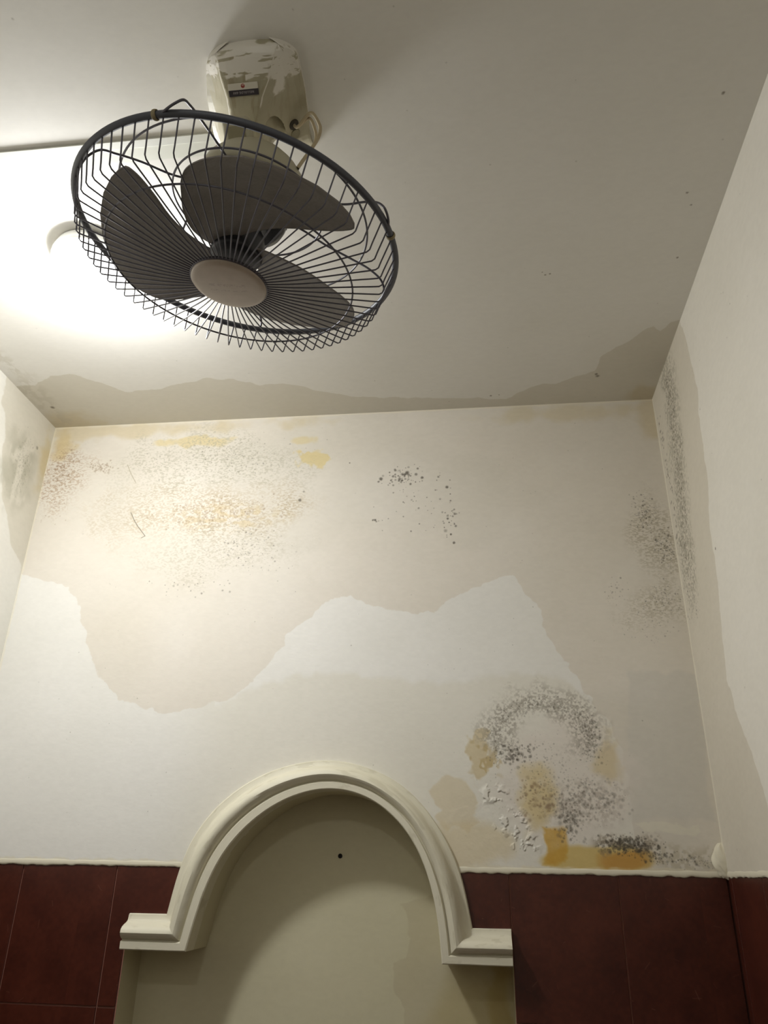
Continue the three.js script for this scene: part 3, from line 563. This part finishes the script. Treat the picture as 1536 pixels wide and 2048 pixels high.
  const jq = new THREE.Quaternion().setFromEuler(new THREE.Euler(0.75, 0, 0.05));
  const jc = new THREE.Vector3(...inFan([-0.3065, CEIL - 0.127, 0.919]));
  const put = (m, x, y, z) => { m.quaternion.copy(jq); m.position.copy(new THREE.Vector3(x, y, z).applyQuaternion(jq).add(jc)); };
  const jm = mesh('swivel_joint', new RoundedBoxGeometry(0.042, 0.052, 0.020, 5, 0.0095), cream, fan); put(jm, 0, 0, 0);
  const pk = mesh('pocket_shade', new RoundedBoxGeometry(0.026, 0.024, 0.003, 3, 0.0014), std({ color: 0x8b8468, roughness: 0.6 }), fan); put(pk, 0, 0.002, 0.0095);  // shade of the pocket put into a raised block of darker cream
  const sg = new THREE.CylinderGeometry(0.0042, 0.0042, 0.004, 18); sg.rotateX(Math.PI / 2); const sm_ = mesh('pivot_screw', sg, std({ color: 0x2b2926, roughness: 0.5, metalness: 0.4 }), fan); put(sm_, 0, -0.013, 0.0095);
}
{
  const L = (P, n = 56) => new THREE.LatheGeometry(P.map(q => new THREE.Vector2(Math.max(0, q[0] * RR), -q[1] * RR)), n);
  headPart('motor_housing', L([[0, -0.72], [0.08, -0.716], [0.15, -0.692], [0.22, -0.642], [0.285, -0.575], [0.335, -0.50], [0.353, -0.43], [0.354, -0.41], [0.345, -0.385], [0.325, -0.37], [0.28, -0.37], [0, -0.37]]), cream);
  const neck = new THREE.CylinderGeometry(0.013, 0.02, 0.052, 24), a = new THREE.Vector3(...inFan([-0.307, CEIL - 0.121, 0.911])), b = new THREE.Vector3(...polarPt(0.04, 170, -0.66)).applyMatrix4(headM);
  const d = b.clone().sub(a); neck.scale(1, (d.length() + 0.012) / 0.052, 1);
  const nm = mesh('neck', neck, cream, fan); nm.position.copy(a).addScaledVector(d, 0.5); nm.quaternion.setFromUnitVectors(new THREE.Vector3(0, -1, 0), d.clone().normalize());
  // louvres round the motor
  const fins = []; for (let i = 0; i < 60; i++) { const f = new THREE.BoxGeometry(0.007, 0.010, 0.0022); f.translate(0.30 * RR, 0.345 * RR, 0); f.rotateY(i / 60 * Math.PI * 2); fins.push(f); }
  headPart('motor_louvres', mergeGeometries(fins), std({ color: 0x4a463d, roughness: 0.6 }));
  headPart('motor_front', L([[0, -0.36], [0.26, -0.36], [0.27, -0.33], [0.265, -0.2], [0.25, -0.16], [0.2, -0.14], [0, -0.14]]), std({ color: 0x1d2026, roughness: 0.22 }));
  headPart('hub', L([[0, -0.16], [0.09, -0.16], [0.15, -0.06], [0.165, 0.0], [0.165, 0.09], [0.15, 0.115], [0.1, 0.125], [0, 0.128]]), std({ color: 0x26272c, roughness: 0.4 }));
  // blades
  const bt = dtex(512, 512, 0, 0, 1, 1, (u, v, c) => { const n = fbm(u * 9, v * 9, 4) - 0.5, f = fbm(u * 120, v * 120, 2) - 0.5; c[0] = 128 + n * 22 + f * 14; c[1] = 122 + n * 22 + f * 14; c[2] = 116 + n * 20 + f * 14; mix(c, [158, 151, 136], 0.5 * sm(0.9, 0.99, v + (fbm(u * 30, v * 30, 3) - 0.5) * 0.12)); mix(c, [84, 78, 74], 0.6 * sm(0.975, 1.0, Math.max(u, 1 - u) + (fbm(u * 30, v * 40, 3) - 0.5) * 0.03)); });
  const bladeMat = std({ map: bt, roughness: 0.55 });
  const CW = [[0.13, 60], [0.25, 36], [0.35, 24], [0.45, 14], [0.55, 6], [0.65, 1.5], [0.72, 0], [0.78, 0.5], [0.81, 8], [0.83, 18], [0.85, 31], [0.87, 44], [0.888, 53], [0.902, 60]];
  const CCW = [[0.13, 62], [0.2, 52], [0.3, 40], [0.45, 26], [0.6, 15], [0.72, 9], [0.8, 4], [0.85, -2], [0.88, -8], [0.895, -13], [0.902, -17]];
  const rs = L => new THREE.CatmullRomCurve3(L.map(p => new THREE.Vector3(p[0], p[1] / 100, 0))).getSpacedPoints(200).map(p => [p.x, p.y * 100]);
  const cw = rs(CW), ccw = rs(CCW);
  for (const turn of [0, 120, 240]) {
    const pt = (u, v, back) => {
      const r = 0.13 + 0.772 * Math.pow(v, 0.8), ph = lerp(10.5 + piece(cw, r), 87 + piece(ccw, r), u), q = Math.min(1.5, (ph - 10.5) / 76.5);
      const t = 0.045 + (q - 0.42) * 0.2 * r / 0.85 + (back ? -0.011 : 0);
      return polarPt(r, turn + ph, t);
    };
    const N = 40, V = 36;
    const front = gridGeo(N, V, (u, v) => pt(u, v, 0)), back = gridGeo(N, V, (u, v) => pt(1 - u, v, 1));
    const edge = gridGeo(N * 2 + V * 2, 1, (s, k) => { const q = s * (N * 2 + V * 2); let u, v; if (q <= V) { u = 0; v = q / V; } else if (q <= V + N) { u = (q - V) / N; v = 1; } else if (q <= 2 * V + N) { u = 1; v = 1 - (q - V - N) / V; } else { u = 1 - (q - 2 * V - N) / N; v = 0; } return pt(u, v, k); });
    headPart('blade', mergeGeometries([front, back, edge]), bladeMat);
  }
  // rear guard
  const rear = new THREE.Group(); rear.name = 'rear_guard'; rear.position.copy(headP); rear.quaternion.copy(headQ); fan.add(rear);
  const hoop = (r, t, w) => { const g = new THREE.TorusGeometry(r * RR, w, 8, 120); g.rotateX(Math.PI / 2); g.translate(0, -t * RR, 0); return g; };
  mesh('hoop', hoop(0.79, -0.2, 0.0015), wireMat, rear); mesh('hoop', hoop(0.485, -0.29, 0.0015), wireMat, rear);
  const arms = [
    [[0.30, -58, -0.40], [0.42, -49, -0.38], [0.57, -39, -0.3], [0.73, -30, -0.205], [0.86, -24, -0.11], [0.945, -23, -0.04], [0.99, -27, 0.0], [1.0, -33, 0.005]],
    [[0.30, -6, -0.40], [0.49, 4, -0.31], [0.7, 12, -0.21], [0.9, 18, -0.12], [1.0, 19.5, -0.06], [1.035, 19, -0.02], [1.03, 15.5, 0.0], [1.0, 11, 0.005]],
    [[0.28, 104, -0.40], [0.48, 95, -0.31], [0.75, 92, -0.21], [0.95, 90, -0.11], [1.04, 89.5, -0.05], [1.055, 91, -0.01], [1.03, 94, 0.0], [1.0, 97, 0.005]],
    [[0.28, 160, -0.40], [0.46, 151, -0.31], [0.69, 140, -0.21], [0.84, 134, -0.11], [0.93, 132, -0.05], [0.97, 135, -0.01], [0.99, 143, 0.005]],
    [[0.30, -176, -0.40], [0.42, -167, -0.38], [0.57, -157, -0.3], [0.73, -148, -0.205], [0.86, -142, -0.11], [0.945, -141, -0.04], [0.99, -145, 0.0], [1.0, -151, 0.005]],
    [[0.30, -124, -0.40], [0.49, -114, -0.31], [0.7, -106, -0.21], [0.9, -100, -0.12], [1.0, -98, -0.06], [1.03, -99, -0.02], [1.0, -106, 0.005]],
  ];
  for (const a of arms) mesh('support_wire', tube(a.map(p => polarPt(...p)), 0.0016, 60, 8), wireMat, rear);
  // front guard
  const front = new THREE.Group(); front.name = 'front_guard'; front.position.copy(headP); front.quaternion.copy(headQ); fan.add(front);
  const rim = hoop(1.0, 0, 0.0047); mesh('rim', rim, rimMat, front);
  const path = []; { const P = [[0.995, 0.0], [0.968, 0.11], [0.953, 0.172], [0.949, 0.197], [0.938, 0.212], [0.915, 0.2175], [0.8, 0.2335], [0.6, 0.262], [0.4, 0.286], [0.2, 0.3]]; for (const p of P) path.push([p[0] * RR, -p[1] * RR, 0]); }
  const wireGeo = tube(path, 0.00105, 42, 6);
  for (let i = 0; i < 72; i++) { const m = mesh('wire', wireGeo, wireMat, front); m.rotation.y = -(0.9 + i * 5) * Math.PI / 180; }
  mesh('hoop', hoop(0.765, 0.232, 0.0013), wireMat, front);
  mesh('hub_ring', hoop(0.236, 0.292, 0.0024), wireMat, front);
  const clipMat = std({ color: 0x8c8060, roughness: 0.7 });
  for (const a of [98.5, 8]) { const g = new THREE.TorusGeometry(0.0054, 0.0011, 8, 20); g.scale(1, 1, 2.6); g.rotateZ(0); const m = mesh('clip', g, clipMat, front); m.position.set(...polarPt(1, a, 0)); m.rotation.y = -a * Math.PI / 180; }
  // centre badge
  const ct = dtex(512, 512, -1, -1, 1, 1, (x, y, c) => {
    const n = fbm(x * 5, y * 5, 4) - 0.5; c[0] = 172 + n * 12; c[1] = 158 + n * 12; c[2] = 144 + n * 12;
    if (Math.abs(y) < 0.3 && Math.abs(x) < 0.5) { const a = Math.abs(y - 0.1) < 0.05 || Math.abs(y + 0.12) < 0.035 ? 1 : 0; mix(c, [134, 120, 112], 0.4 * a * sm(0.5, 0.56, fbm(x * 26, y * 30, 2))); }
  });
  const capg = L([[0, 0.334], [0.12, 0.331], [0.2, 0.325], [0.226, 0.319], [0.236, 0.308], [0.236, 0.29], [0.22, 0.287], [0, 0.287]]);
  planarUV(capg, 0, 2, -0.24 * RR, -0.24 * RR, 0.24 * RR, 0.24 * RR);
  headPart('centre_badge', capg, std({ map: ct, roughness: 0.35 }));
}
{ // twin flex from the bracket to the motor
  const [p, n] = globalThis.__gl, cm = std({ color: 0xb0a183, roughness: 0.6 });
  const q = (x, y, z) => inFan([x, CEIL - y, z]);
  const s = p.clone().addScaledVector(n, -0.002).toArray(), s2 = p.clone().addScaledVector(n, 0.008).toArray();
  const e = new THREE.Vector3(...polarPt(0.335, 20, -0.5)).applyMatrix4(headM).toArray();
  mesh('flex', tube([s, s2, q(-0.219, 0.026, 0.872), q(-0.206, 0.046, 0.868), q(-0.203, 0.075, 0.872), e], 0.0026, 60, 8), cm, fan);
  mesh('flex', tube([s, s2, q(-0.224, 0.024, 0.862), q(-0.214, 0.046, 0.856), q(-0.211, 0.075, 0.862), e], 0.0024, 60, 8), cm, fan);
}
scene.traverse(o => { if (o.isMesh) o.castShadow = o.receiveShadow = true; });
renderer.render(scene, camera);
